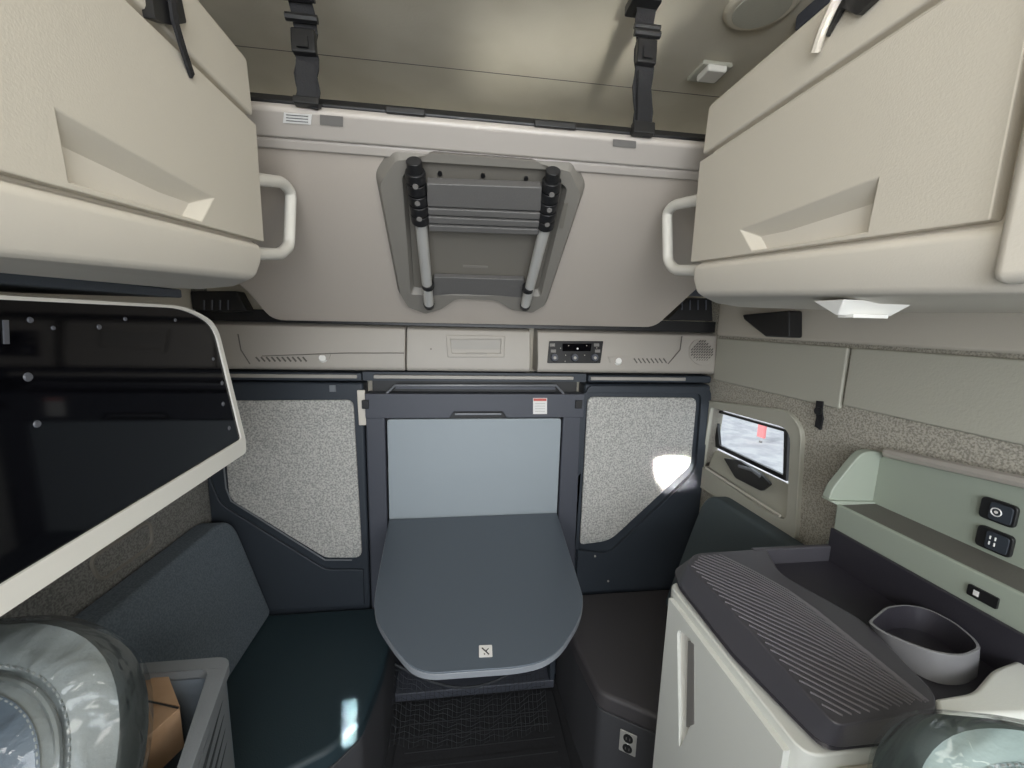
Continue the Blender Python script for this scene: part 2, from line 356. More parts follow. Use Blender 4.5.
ob = mb.build('tray_rim', 'tray', tray); bm = bmesh.new(); bm.from_mesh(ob.data); bmesh.ops.remove_doubles(bm, verts=bm.verts, dist=1e-5); bmesh.ops.recalc_face_normals(bm, faces=bm.faces); bm.to_mesh(ob.data); bm.free()
ob.data.set_sharp_from_angle(angle=math.radians(25))
bv = ob.modifiers.new('b', 'BEVEL'); bv.width = .004; bv.segments = 2; bv.limit_method = 'ANGLE'; bv.angle_limit = math.radians(20)
MB().prism([p - BN*.003 for p in ti], -BN*.003).build('tray_floor', 'trayfloor', tray, smooth=False)
onrail([(463, 265), (488, 266), (488, 268), (463, 267)], 'tray', 'raised_mark', h=.006, par=tray)
sl = MB().prism(rnd([B(434, 273, .01), B(524, 276, .01), B(521, 294, .01), B(500, 292, .01), B(455, 290, .01), B(432, 292, .01)], .005), -BN*.018).build('lower_ledge', 'step', tray, bevel=.003)
sl2 = MB().prism([B(564, 203, .028), B(568, 203, .028), B(563, 228, .028), B(559, 228, .028)], -BN*.002).build('side_plate', 'trayfloor', tray)

# telescopic ladder
lad = thing('telescopic_ladder', B(476, 300, .04), 'folded telescopic ladder with aluminium tubes and black collars in the tray', 'ladder')
H = .046
for side, (pa, pb, pc, pd) in enumerate((((415, 171), (421, 223), (428, 285), (429, 305)), ((552, 180), (545, 228), (528, 288), (525, 306)))):
    a, b_, c, d_ = [B(*q, H) for q in (pa, pb, pc, pd)]
    rl = MB().tube([b_ - E*.04, d_ - E*.006], .0165, 16).build('rail', 'alu', lad)
    mb = MB(); L = (b_-a).length; dr = (b_-a).normalized()
    for k in range(5):
        p = a + dr*(L*(k)/5); mb.disc(p, dr, .0245, L/5*.86, 16); mb.disc(p + dr*L/5*.82, dr, .019, L/5*.2, 16)
    mb.tube([a - dr*.026, a + dr*.01], .0185, 14)
    mb.build('collar_stack', 'black', lad, bevel=.003)
    for k in range(3):
        MB().disc(a + dr*(L*(k*2+1)/6.4) - BN*.022, -BN, .007, .004, 10).build('release_button', 'greylab', lad)
    MB().tube([c - E*.006, c + E*.010], .020, 16).build('collar_ring', 'black', lad)
    MB().tube([d_ - E*.008, d_ + E*.012], [.0195, .016], 16).build('foot_cap', 'black', lad, bevel=.004)
for (l0, l1, r0, r1) in (((427, 177), (428, 200), (541, 181), (540, 205)), ((428, 202), (428.5, 208.5), (540, 207), (539.5, 213.5)), ((428.5, 210.5), (429, 217), (539, 215.5), (538.5, 221.5)), ((429, 219), (429.5, 225), (538, 223.5), (537.5, 229))):
    mb = MB().prism([B(*q, .032) for q in (l0, r0, r1, l1)], -BN*.026)
    mb.build('step', 'step', lad, bevel=.003)
for x, y in ((440, 173), (483, 175), (526, 178)):
    MB().disc(B(x, y, .006), -BN, .006, .005, 10).build('rivet', 'black', tray)

# bunk mounting brackets in the rear corners
for pts, lab in ((((190, 291), (236, 291), (247, 311), (216, 312), (192, 309)), 'black ribbed bracket at the bunk corner left of the ladder, beside the black panel'),
                 (((668, 320), (688, 298), (712, 298), (713, 321)), 'black ribbed bracket at the bunk corner above the rear speaker')):
    br = thing('bunk_bracket', P(*pts[0], y=1.6), lab, 'bracket')
    MB().prism([P(a, b_, y=1.58) for a, b_ in pts], (0, .06, 0)).build('bracket_body', 'black', br, bevel=.004)
    mb = MB(); xs = [p[0] for p in pts]; x0 = max(min(xs)+14, 0); 
    for k in range(4): xx = x0 + k*8; MB().tube([P(xx, 300, y=1.575), P(xx, 310, y=1.575)], .003, 6).build('bracket_rib', 'char2', br)

# straps from bunk edge to ceiling
def strap(pts, wdt, label, anchor):
    t_ = thing('bunk_strap', pts[-1], label, 'strap')
    P0, P1 = V(pts[0]), V(pts[-1])
    def at(f): 
        k = f*(len(pts)-1); i = min(int(k), len(pts)-2); return V(pts[i]).lerp(V(pts[i+1]), k-i)
    MB().tube([at(i/14) + V((.003*math.sin(i*1.7), 0, 0)) for i in range(15)], .01, flat=(wdt, .004), up=(0, -1, 0)).build('webbing', 'web', t_)
    MB().tube([at(.62) + V((0, -.006, 0)), at(.74)+V((0, -.006, 0)), at(.98)+V((0, -.004, 0))], .01, flat=(wdt*.8, .006), up=(.25, -1, 0)).build('loose_webbing', 'web', t_)
    bk = MB().tube([at(.36)+V((0, -.008, 0)), at(.46)+V((0, -.010, 0)), at(.56)+V((0, -.008, 0))], .01, flat=(wdt*1.05, .018), up=(0, -1, 0)).build('buckle', 'black', t_, bevel=.004)
    MB().tube([at(.44)+V((0, -.02, 0)), at(.53)+V((0, -.02, 0))], .01, flat=(wdt*.5, .006), up=(0, -1, 0)).build('buckle_tongue', 'black', bk)
    MB().tube([at(.25)-V((wdt*.68, .012, 0)), at(.25)+V((wdt*.68, -.012, 0))], .007, 8).build('slide_bar', 'black', t_)
    MB().tube([at(.31)-V((wdt*.68, .012, 0)), at(.31)+V((wdt*.68, -.012, 0))], .008, 8).build('slide_bar', 'black', t_)
    MB().tube([at(.93)+V((0, -.004, 0)), at(1.0)+V((0, -.004, 0))], .01, flat=(wdt*1.15, .02), up=(0, -1, 0)).build('lower_anchor', 'black', t_, bevel=.003)
    if anchor:
        MB().prism(rnd([P0 + V((-.04, -.03, -.012)), P0 + V((.03, -.03, -.012)), P0 + V((.03, .03, -.012)), P0+V((-.04, .03, -.012))], .008), (0, 0, .02)).build('ceiling_anchor', 'black', t_, bevel=.002)
    return t_
ys = o0.y - .022
strap([(-.352, 1.0, 2.44), P(305, 30, y=.99), P(307, 70, y=.985), P(308, 107, y=ys)], .046, 'black webbing strap with buckle from bunk to ceiling, beside the left cabinet', True)
strap([P(645, 4, y=1.03), P(645, 40, y=1.01), P(643, 80, y=1.0), P(642, 136, y=ys)], .046, 'black webbing strap with buckle from bunk to ceiling, near the white ceiling sensor', True)

# ceiling fittings
cs = thing('ceiling_sensor', P(713, 64, z=2.44), 'small white sensor on the ceiling beside the right overhead cabinet', 'sensor')
cp = P(713, 66, z=2.44)
MB().box((cp.x-.05, cp.y-.03, 2.425), (cp.x+.05, cp.y+.065, 2.4395)).build('base_plate', 'wallpan', cs, bevel=.006)
MB().box((cp.x-.036, cp.y-.035, 2.406), (cp.x+.028, cp.y+.03, 2.426)).build('sensor_body', 'white', cs, bevel=.006)
sp = thing('ceiling_speaker', P(756, 8, z=2.44), 'round beige speaker cover on the ceiling at the top right', 'speaker')
cp = P(762, 4, z=2.44)
MB().disc(cp + V((0, 0, -.0005)), (0, 0, -1), .09, .012, 32, .078).build('speaker_cover', 'liner', sp, bevel=.006)
MB().disc(cp + V((0, 0, -.0122)), (0, 0, -1), .066, .002, 32, .064).build('speaker_grille', 'wallpan', sp)
tag(MB().box((cp.x+.11, cp.y-.10, 2.40), (cp.x+.2, cp.y+.02, 2.4395)).build('ceiling_clip', 'char2', bevel=.008), 'dark blue-grey clip on the ceiling next to the round speaker', 'clip')

# ------------------------------------------------------------------ rear console strip
def cbox(px0, px1, ztop=1.612, zbot=1.432): 
    x0 = P(px0, 350, y=YB-.02).x; x1 = P(px1, 350, y=YB-.02).x
    return x0, x1
def console(px0, px1, label, ytop=.02, m='console'):
    x0, x1 = cbox(px0, px1); t_ = thing('rear_console', ((x0+x1)/2, 1.70, 1.43), label, 'console')
    sec = [(1.719, 1.436), (1.61, 1.436), (YB-.02, 1.446), (YB-.02, 1.49), (1.625, 1.60), (1.66, 1.613), (1.719, 1.613)]
    MB().hexa([(x0, y, z) for y, z in sec], [(x1, y, z) for y, z in sec]).build('console_body', m, t_, bevel=.006)
    return t_
CPL = ((0, YB-.02, 1.49), V((0, 1.11, -.26)).normalized())   # sloping upper face
CPL = ((0, YB-.02, 1.49), (0, .11, -.025))
def CF(px, py, h=0):
    q = P(px, py, pl=CPL); return q + V((0, -h, 0))
def CL(px, py, h=0): return P(px, py, y=YB-.02-h)
k1 = console(190, 405, 'left section of the grey rear console with slotted vent and small lamp')
k2 = console(406, 531, 'centre section of the grey rear console with recessed latch')
k3 = console(538, 726, 'right section of the grey rear console with black climate controls and round speaker')
mb = MB()
for i in range(10): mb.tube([CL(256+i*5.2, 357, -.001), CL(260+i*5.2, 361.5, -.001)], .0035, 6)
mb.build('vent_slots', 'consoled', k1)
MB().disc(CL(323, 358, -.002), (0, -1, .2), .018, .010, 16, .012).build('reading_lamp', 'lamp', k1)
MB().prism([CL(304, 355), CL(331, 354), CL(329, 360), CL(307, 360)], (0, -.006, 0)).build('lamp_bezel', 'console', k1)
MB().tube([CL(238, 334, .0), CL(241, 350, .001), CL(250, 364, .001)], .002, 6).build('panel_seam', 'consoled', k1)
MB().tube([CL(262, 356, .002), CL(345, 353, .002), CL(404, 353, .002)], .0015, 6).build('crease', 'consoled', k1)
fr_ = [CF(446, 335), CF(505, 336), CF(504, 357), CF(448, 357)]
lt_ = MB().prism([fr_, [CF(450, 339), CF(501, 339), CF(500, 353), CF(452, 353)]], (0, -.008, 0)).build('latch_frame', 'console', k2, bevel=.002)
MB().prism([CF(451, 340), CF(500, 340), CF(500, 349), CF(451, 349)], (0, -.004, 0)).build('latch_plate', 'strip', k2)
MB().tube([CF(466, 353.5, .007), CF(487, 353.5, .007)], .003, 6).build('latch_tab', 'strip', k2)
for x in (431,): MB().disc(CF(x, 349, 0), (0, -1, .1), .003, .002, 8).build('screw', 'consoled', k2)
cp_ = MB().prism(rnd([CF(549, 341), CF(603, 341), CF(600, 363), CF(547, 363)], .004), (0, -.006, 0)).build('control_panel', 'black', k3, bevel=.0015)
for x in (554, 574, 594):
    kb = MB().disc(CF(x, 357.5, .006), (0, -1, .2), .0165, .010, 18, .014).build('control_knob', 'char2', cp_)
    MB().disc(CF(x, 357.5, .0162), (0, -1, .2), .006, .001, 12).build('knob_mark', 'console', kb)
dp = MB().prism([CF(562, 343.5, .006), CF(591, 343.5, .006), CF(590, 351, .006), CF(562, 351, .006)], (0, -.002, 0)).build('display', 'gloss', cp_)
MB().disc(CF(577, 348.5, .008), (0, -1, 0), .004, .001, 8).build('display_icon', 'label', dp)
for x, y in ((552, 345), (553, 351), (596, 345), (597, 351)):
    MB().prism([CF(x-2.5, y-1.6, .006), CF(x+2.5, y-1.6, .006), CF(x+2.5, y+1.4, .006), CF(x-2.5, y+1.4, .006)], (0, -.003, 0)).build('button', 'greylab', cp_)
mb = MB()
for x, y in ((565, 355), (584, 355), (568, 345.5), (586, 345.5), (560, 348), (604-8, 347.8), (552.5, 345), (564.5, 361)): MB().disc(CF(x, y, .0095), (0, -1, 0), .0022, .0006, 6).build('control_icon', 'console', cp_)
MB().disc(CL(618, 361, -.002), (0, -1, .2), .018, .010, 16, .012).build('reading_lamp', 'lamp', k3)
MB().prism([CL(608, 357), CL(632, 357), CL(629, 363), CL(610, 363)], (0, -.005, 0)).build('lamp_bezel', 'console', k3)
mb = MB()
for i in range(8): mb.tube([CL(634+i*4.2, 358.5, -.001), CL(637+i*4.2, 363, -.001)], .003, 6)
mb.build('vent_slots', 'consoled', k3)
MB().tube([CL(682, 336, .0), CL(680, 350, .001), CL(668, 364, .001)], .002, 6).build('panel_seam', 'consoled', k3)
sc_ = CF(701, 352, .001)
sg = MB().disc(sc_, (0, -1, .227), .058, .004, 28, .056).build('speaker_grille', 'console', k3)
mb = MB()
for i in range(-4, 5):
    for j in range(-4, 5):
        if i*i + j*j < 18: 
            q = sc_ + V((.0115*i, -.0065 + .0115*j*.11, .0115*j)); mb.tube([q + V((-.0038, 0, -.0038)), q + V((.0038, 0, .0038))], .0024, 5)
mb.build('grille_holes', 'consoled', sg)
struct(MB().box((XL, 1.64, 1.614), (XR, 1.72, 1.66)).build('trim_8', 'black'))  # black strip putting shade into the gap between bunk and console

# ------------------------------------------------------------------ dinette rear wall: side cabinets and table unit
YF = 1.62
zt = 1.42; SEAT = .42
def Y(px, py, y=YF): return P(px, py, y=y)
def rect(px0, px1, z0, z1, y):  # rectangle on the rear wall, vertical sides set by cab geometry
    return None
# left cabinet
xa, xb = XL+.004, Y(366, 480).x
lc = thing('rear_side_cabinet', ((xa+xb)/2, 1.68, SEAT), 'charcoal side cabinet behind the left bench with pale speckled felt door', 'cabinet')
MB().box((xa, YF, 0), (xb, 1.718, 1.385)).build('cabinet_body', 'char', lc, bevel=.012, seg=3)
MB().box((xa+.02, YF-.004, 1.393), (xb-.004, 1.70, 1.425)).build('top_rail', 'char', lc, bevel=.004)
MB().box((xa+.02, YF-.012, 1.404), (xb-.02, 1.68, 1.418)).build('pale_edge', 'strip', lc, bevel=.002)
fab = rnd([Y(x, y, YF-.012) for x, y in ((221, 401), (353, 400), (362, 558), (325, 558), (229, 499))], [.01, .03, .035, .02, .03])
dl = MB().prism(fab, (0, .012, 0)).build('felt_door', 'fabric', lc, bevel=.004)
MB().tube([Y(222, 450, YF-.012), Y(226, 488, YF-.012), Y(231, 501, YF-.012), Y(325, 560, YF-.012), Y(352, 560, YF-.012)], .003, 6).build('door_edging', 'tedge', dl)
MB().tube([Y(361, 390, YF-.006), Y(363, 425, YF-.006)], .01, flat=(.03, .012), up=(0, -1, 0)).build('highlight_strip', 'creamlip', lc, bevel=.003)  # pale strip painting in the highlight on the panel frame edge
MB().box((Y(330, 390).x, YF-.006, 1.35), (Y(336, 390).x, YF, 1.375)).build('latch', 'tedge', lc)
for x, y in ((275, 604), (328, 600)): MB().disc(Y(x, y, YF), (0, -1, 0), .006, .003, 8).build('screw', 'strip', lc)
arm = [Y(x, y) for x, y in ((205, 470), (222, 503), (326, 568), (364, 568), (365, 605), (205, 612))]; arm[0].x = arm[-1].x = xa; arm[-1].z = arm[-2].z = SEAT+.005
MB().prism(rnd(arm, [.0, .03, .03, .01, 0, 0]), (0, -.012, 0)).build('lower_panel', 'char', lc, bevel=.004)
# right cabinet
xa2, xb2 = Y(580, 480).x, XR-.004
rc = thing('rear_side_cabinet', ((xa2+xb2)/2, 1.68, SEAT), 'charcoal side cabinet beside the window with speckled felt door lit by sun', 'cabinet')
MB().box((xa2, YF, 0), (xb2, 1.718, 1.385)).build('cabinet_body', 'char', rc, bevel=.012, seg=3)
MB().prism([rnd([V((xa2+.004, YF, SEAT+.005)), V((xa2+.004, YF, 1.38)), V((xb2-.006, YF, 1.38)), V((xb2-.006, YF, SEAT+.005))], [0, .03, .05, 0]),
            rnd([Y(x, y, YF) for x, y in ((580, 392), (700, 392), (694, 470), (608, 552), (574, 548))], [.03, .04, .05, .04, .02])], (0, -.016, 0)).build('door_surround', 'char', rc, bevel=.004)
MB().box((xa2+.01, YF-.004, 1.393), (xb2-.004, 1.70, 1.425)).build('top_rail', 'char', rc, bevel=.008)
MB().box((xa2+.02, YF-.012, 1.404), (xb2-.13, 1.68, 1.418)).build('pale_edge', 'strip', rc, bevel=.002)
fab = rnd([Y(x, y, YF-.012) for x, y in ((588, 397), (697, 398), (691, 466), (610, 541), (580, 545))], [.03, .03, .03, .05, .02])
dr_ = MB().prism(fab, (0, .012, 0)).build('felt_door', 'fabric', rc, bevel=.004)
for x, y in ((595, 556), (608, 581)): MB().disc(Y(x, y, YF-.016), (0, -1, 0), .005, .003, 8).build('screw', 'strip', rc)

# centre unit
xc0, xc1 = Y(368, 480).x, Y(579, 480).x
cu = thing('table_cabinet', (CX, 1.68, 0), 'charcoal centre cabinet holding the fold-out table, with pale blue back panel', 'cabinet')
pz0, pz1 = 0.02, Y(480, 393).z
yF = 1.60
pl_x0, pl_x1 = Y(387, 470, yF).x, Y(560, 470, yF).x
MB().box((xc0, yF+.006, .0), (pl_x0-.004, 1.718, Y(480, 400, yF).z)).build('left_pillar', 'char2', cu, bevel=.008)
MB().box((pl_x1+.004, yF+.006, .0), (xc1, 1.718, Y(480, 400, yF).z)).build('right_pillar', 'char2', cu, bevel=.008)
ztop = Y(480, 394, yF).z; znot = Y(480, 418, yF).z
nl, nr = Y(449, 418, yF).x, Y(507, 418, yF).x; nh = Y(480, 411.5, yF).z
tp = [V((xc0+.002, yF, ztop)), V((xc1-.002, yF, ztop)), V((xc1-.002, yF, znot)), V((nr, yF, znot)), V((nr-.02, yF, nh)), V((nl+.02, yF, nh)), V((nl, yF, znot)), V((xc0+.002, yF, znot))]
MB().prism(tp, (0, .07, 0)).build('top_panel', 'char2', cu, bevel=.003)
MB().box((nl+.022, yF+.004, nh-.017), (nr-.022, yF+.016, nh-.008)).build('pull_lip', 'alum_dark', cu, bevel=.004)
MB().box((pl_x0, yF+.022, znot-.02), (pl_x1, yF+.05, nh+.01)).build('pull_recess', 'black', cu)
zb = P(472, 516, y=yF).z
MB().prism(rnd([V((pl_x0+.004, yF, znot-.004)), V((pl_x1-.004, yF, znot-.004)), V((pl_x1-.004, yF, zb-.01)), V((pl_x0+.004, yF, zb-.01))], [.015, .015, 0, 0]), (0, .02, 0)).build('back_panel', 'pale', cu, bevel=.004)
MB().box((xc0+.02, 1.66, ztop), (xc1-.02, 1.70, 1.425)).build('upper_recess', 'black', cu)
MB().box((xc0-.01, 1.63, 1.393), (xc1+.01, 1.70, 1.428)).build('top_rail', 'char', cu)
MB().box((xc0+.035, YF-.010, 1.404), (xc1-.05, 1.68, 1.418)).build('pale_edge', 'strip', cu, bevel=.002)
bar = [Y(386, 394, yF+.01), Y(395, 385.5, yF+.01), Y(556, 385.5, yF+.01), Y(564, 394, yF+.01)]
MB().tube(bar, .005, 8).build('fold_bar', 'alum_dark', cu)
MB().box((bar[1].x, yF+.02, bar[1].z-.016), (bar[2].x, yF+.05, bar[1].z-.005)).build('fold_bar_plate', 'char2', cu)
st = MB().prism([Y(533, 398, yF-.001), Y(547, 398, yF-.001), Y(547, 414, yF-.001), Y(533, 414, yF-.001)], (0, -.0012, 0)).build('warning_sticker', 'label', cu, smooth=False)
MB().prism([Y(533.5, 398.5, yF-.0025), Y(546.5, 398.5, yF-.0025), Y(546.5, 401, yF-.0025), Y(533.5, 401, yF-.0025)], (0, -.0005, 0)).build('red_band', 'red', st, smooth=False)
mb = MB()
for k in range(4): mb.tube([Y(535, 403.5+k*2.6, yF-.003), Y(545, 403.5+k*2.6, yF-.003)], .0006, 4)
mb.build('printed_text', 'greylab', st)
for x in (366, 577): MB().box((Y(x-3, 395).x, yF-.008, ztop-.06), (Y(x+4, 395).x, yF+.02, ztop-.025)).build('pivot_block', 'black', cu, bevel=.003)
# lower storage front
MB().box((pl_x0-.004, 1.66, 0), (pl_x1+.004, 1.70, zb-.03)).build('storage_back', 'black', cu)
lpz = .0
MB().box((pl_x0-.004, 1.54, .04), (pl_x0+.02, 1.68, zb-.08)).build('storage_side', 'char', cu, bevel=.004)
MB().box((pl_x1-.02, 1.54, .04), (pl_x1+.004, 1.68, zb-.08)).build('storage_side', 'char', cu, bevel=.004)
MB().box((pl_x0-.004, 1.54, .0), (pl_x1+.004, 1.68, .04)).build('storage_sill', 'char2', cu, bevel=.006)

# table
zT = P(389, 518, y=yF).z
tb = thing('dinette_table', (CX, 1.3, zT-.02), 'slate grey fold-out table with rounded tapering end between the benches', 'table')
out = [(389, 519), (557, 512.5), (579, 582), (584, 598), (580, 620), (562, 648), (545, 661), (520, 667), (430, 673.5), (412, 668), (394, 648), (377, 622), (373.5, 604), (377, 580)]
tp = [P(a, b, z=zT) for a, b in out]
tp = rnd(tp, [.002, .002, .05, .05, .05, .05, .05, .05, .05, .05, .05, .05, .05, .05], 4)
for p in tp: p.y = min(p.y, yF-.004)
MB().prism([p - V((0, 0, .004)) for p in tp], (0, 0, -.016)).build('table_edge', 'tedge', tb, bevel=.004)
tt = shrink(tp, .994)
MB().prism(tt, (0, 0, -.0045)).build('table_top', 'table', tb, bevel=.0015)
ls = MB().prism(rnd([P(x, y, z=zT+.0008) for x, y in ((479, 645.5), (492, 645), (492.5, 657), (479, 657.5))], .002), (0, 0, .0006)).build('square_label', 'label', tb, smooth=False)
mb = MB(); zz = zT+.0018
mb.tube([P(482, 648, z=zz), P(489, 654.5, z=zz)], .0016, 4); mb.tube([P(488.5, 648.5, z=zz), P(485.5, 651.5, z=zz)], .0013, 4); mb.disc(P(484.5, 654, z=zz), (0, 0, 1), .002, .0004, 8)
mb.build('label_symbol', 'ink', ls)
MB().box((CX-.05, 1.05, zT-.06), (CX+.05, 1.58, zT-.027)).build('table_support', 'char', tb, bevel=.006)
MB().tube([(CX, 1.12, zT-.05), (CX, 1.55, .30)], .02, 12).build('table_strut', 'char2', tb)

# ------------------------------------------------------------------ benches
def bench(side, top, m, label, hb):
    s = 1 if side == 'r' else -1
    c = sum(top, V())/len(top)
    t_ = thing('dinette_bench', (c.x, c.y, 0), label, 'bench')
    tr_ = rnd(top, .03)
    MB().prism(tr_, (0, 0, -.07)).build('seat_cushion', m, t_, bevel=.018, seg=4)
    q = shrink(top, .975); q = [V((p.x, p.y, .348)) for p in q]
    MB().prism(rnd(q, .02), (0, 0, -.348)).build('seat_base', 'base', t_, bevel=.004)
    return t_, q
topL = [V((XL+.004, 1.60, SEAT)), V((-.262, 1.60, SEAT)), V((-.262, 1.30, SEAT)), V((-.29, 1.10, SEAT)), V((-.36, 1.02, SEAT)), V((-.50, .955, SEAT)), V((XL+.004, .93, SEAT))]
bl, _ = bench('l', topL, 'seatc', 'dark teal vinyl bench left of the table with blue-grey backrest, sunlit at its corner', 0)
topR = [V((XR-.004, 1.60, SEAT)), V((.44, 1.60, SEAT)), V((.445, 1.32, SEAT)), V((.468, 1.115, SEAT)), V((.652, .995, SEAT)), V((XR-.004, .90, SEAT))]
br_, qR = bench('r', topR, 'seatr', 'dark grey bench right of the table, below the window, with outlet in its base', 0)
A_, B_ = qR[3], qR[4]; dv = (B_-A_); dv.z = 0; dv.normalize(); nrm = V((-dv.y, dv.x, 0)); 
if nrm.y > 0: nrm = -nrm
oc = P(628, 742, pl=(tuple(A_), tuple(nrm)))
op = thing('power_outlet', oc, 'silver double power outlet in the base of the right bench', 'outlet')
def opq(u, w, h): return oc + dv*u + V((0, 0, w)) + nrm*h
pp = MB().prism(rnd([opq(-.027, -.04, .001), opq(.027, -.04, .001), opq(.027, .04, .001), opq(-.027, .04, .001)], .003), nrm*.004).build('cover_plate', 'steel', op, bevel=.0015)
for w in (-.019, .019):
    so = MB().disc(opq(0, w, .005), nrm, .0155, .003, 18).build('socket', 'black', op)
    MB().prism([opq(-.007, w-.004, .0082), opq(-.0045, w-.004, .0082), opq(-.0045, w+.006, .0082), opq(-.007, w+.006, .0082)], nrm*.0005).build('socket_slot', 'greylab', so)
    MB().prism([opq(.0045, w-.004, .0082), opq(.007, w-.004, .0082), opq(.007, w+.006, .0082), opq(.0045, w+.006, .0082)], nrm*.0005).build('socket_slot', 'greylab', so)
MB().disc(opq(0, 0, .005), nrm, .003, .002, 8).build('plate_screw', 'label', op)

# backrests
def backrest(s, m, par, ztop, y0, y1, rr):
    z0 = SEAT + .004
    prof = rnd([V((0, y0, z0)), V((0, y1, z0)), V((0, y1-.02, ztop)), V((0, y0+.03, ztop+.01))], [.02, .03, rr, .06], 8)
    fx = lambda z: -.765 - (z-z0)*.25
    wallr = [V((XL+.006, p.y, p.z)) for p in prof]; face = [V((fx(p.z), p.y, p.z)) for p in prof]
    if s > 0: wallr = [mir(p, -1) for p in wallr]; face = [mir(p, -1) for p in face]
    return MB().hexa(wallr, face).build('backrest', m, par, bevel=.03, seg=4)
backrest(-1, 'backc', bl, .87, .90, 1.598, .09)
backrest(1, 'backr', br_, .955, .88, 1.50, .09)

# ------------------------------------------------------------------ storage net under the table
nn = thing('cargo_net', (-.05, 1.45, .0), 'dark cord net hanging loose below the table', 'net')
me = bpy.data.meshes.new('net_mesh'); bm = bmesh.new(); W_, Hh = 34, 12; vv = {}
for i in range(W_+1):
    for j in range(Hh+1):
        u = i/W_; w = j/Hh
        vv[i, j] = bm.verts.new((-.26 + .62*u, 1.50 - .16*w - .03*math.sin(u*PI), .025 + .20*(1-w)*(1-.55*math.sin(u*PI)) + .01*math.sin(i*1.3+j)))
for i in range(W_):
    for j in range(Hh):
        bm.faces.new([vv[i, j], vv[i+1, j], vv[i+1, j+1], vv[i, j+1]])
bm.to_mesh(me); bm.free(); me.materials.append(M['net'])
no = bpy.data.objects.new('net_mesh', me); COL.objects.link(no); no.parent = nn; no.matrix_parent_inverse = Matrix.Translation(-nn.location)
w_ = no.modifiers.new('w', 'WIREFRAME'); w_.thickness = .0016; w_.use_replace = True; no['kind'] = 'stuff'
MB().tube([(-.26 + .62*k/20, 1.50 - .03*math.sin(k/20*PI), .027 + .20*(1-.55*math.sin(k/20*PI))) for k in range(21)], .005, 6).build('net_border', 'net', nn)
# rubber mat
mt = thing('floor_mat', (CX, 1.2, 0), 'black rubber floor mat with raised ribs below the table', 'mat')
MB().box((-.24, .5, .0005), (.42, 1.52, .012)).build('mat_base', 'floor', mt, bevel=.004)
mb = MB()
for k in range(16): mb.box((-.20, .60+.055*k, .011), (.38, .615+.055*k, .016))
mb.build('mat_ribs', 'floor', mt)

# ------------------------------------------------------------------ left glossy black wall cabinet
XP = -.55
bc = thing('wall_cabinet', ((XP+XL)/2, .8, 1.28), 'wall cabinet with glossy black front and white frame on the left', 'cabinet')
def X(px, py, x=XP): return P(px, py, x=x)
zb0 = 1.285; zb1 = 1.652
fo = rnd([V((XP, .15, 1.657)), X(187, 306), X(217, 323), X(246, 440), V((XP, X(246, 450).y, zb0)), V((XP, .15, 1.262))], [.0, .05, .04, .02, .01, 0])
gi = rnd([V((XP, .18, 1.652)), X(185, 308.5), X(214.5, 325.5), X(242, 439), V((XP, .18, 1.297))], [.0, .05, .04, .01, .0])
back = [V((XL+.002, p.y, p.z)) for p in fo]
MB().prism([V((XP-.02, p.y, p.z)) for p in fo], (XL+.004-(XP-.02), 0, 0)).build('cabinet_body', 'creamlip', bc, bevel=.006)
MB().prism([fo, gi], (-.019, 0, 0)).build('door_frame', 'white', bc)
dg = MB().prism([p + V((-.004, 0, 0)) for p in gi], (-.012, 0, 0)).build('glossy_door', 'gloss', bc, smooth=False)
for x, y, r in ((28, 377, .006), (37, 424, .005), (30, 320, .004), (53, 328, .003), (99, 327, .004), (125, 319, .0035), (175, 320, .0035), (213, 359, .004), (222, 383, .005), (223, 404, .0055), (229, 428, .0055)):
    MB().disc(X(x, y, XP-.004), (1, 0, 0), r, .0015, 14, r*.8).build('rivet', 'rivet', dg)
MB().prism([X(2, 320, XP-.004), X(7, 320, XP-.004), X(8, 344, XP-.004), X(3, 344, XP-.004)], (.002, 0, 0)).build('door_catch', 'rivet', dg)
# dark light-rail between the overhead cabinet and the black cabinet
tag(MB().box((XP-.25, .2, 1.668), (XP+.02, .86, 1.684)).build('cabinet_rail', 'char', bevel=.003), 'dark mounting rail between the left overhead cabinet and glossy black cabinet', 'rail')

# ------------------------------------------------------------------ right counter unit
ZC = 1.079; ZR = 1.04
cb = thing('counter_cabinet', (.8, .62, 0), 'pale cabinet with charcoal worktop on the right, side door with long handle slot', 'cabinet')
# body
MB().prism(rnd([V((.507, .835, 0)), V((XR-.004, .835, 0)), V((XR-.004, .435, 0)), V((.507, .435, 0))], [.03, .0, .0, .03]), (0, 0, 1.018)).build('cabinet_body', 'body', cb, bevel=.004)
# side door on the aisle face
xd = .507
ds = [V((xd, y, z)) for y, z in ((.805, .06), (.805, 1.0), (.46, 1.0), (.46, .06))]
hs = rnd([P(a, b, x=xd) for a, b in ((682, 628), (697, 640), (697, 722), (684, 748))], .015)
dsl = MB().prism([ds, hs], (-.012, 0, 0)).build('side_door', 'body', cb, bevel=.003)
MB().prism([p + V((-.001, 0, 0)) for p in shrink(hs, .98)], (-.003, 0, 0)).build('handle_recess', 'white', dsl)
MB().prism(rnd([P(a, b, x=xd-.006) for a, b in ((691, 640), (697, 644), (697, 724), (689, 727))], .004), (-.007, 0, 0)).build('handle', 'greylab', dsl, bevel=.002)
# drawer front on the near face
MB().box((.53, .423, .80), (.98, .435, .995)).build('drawer', 'cream', cb, bevel=.004)
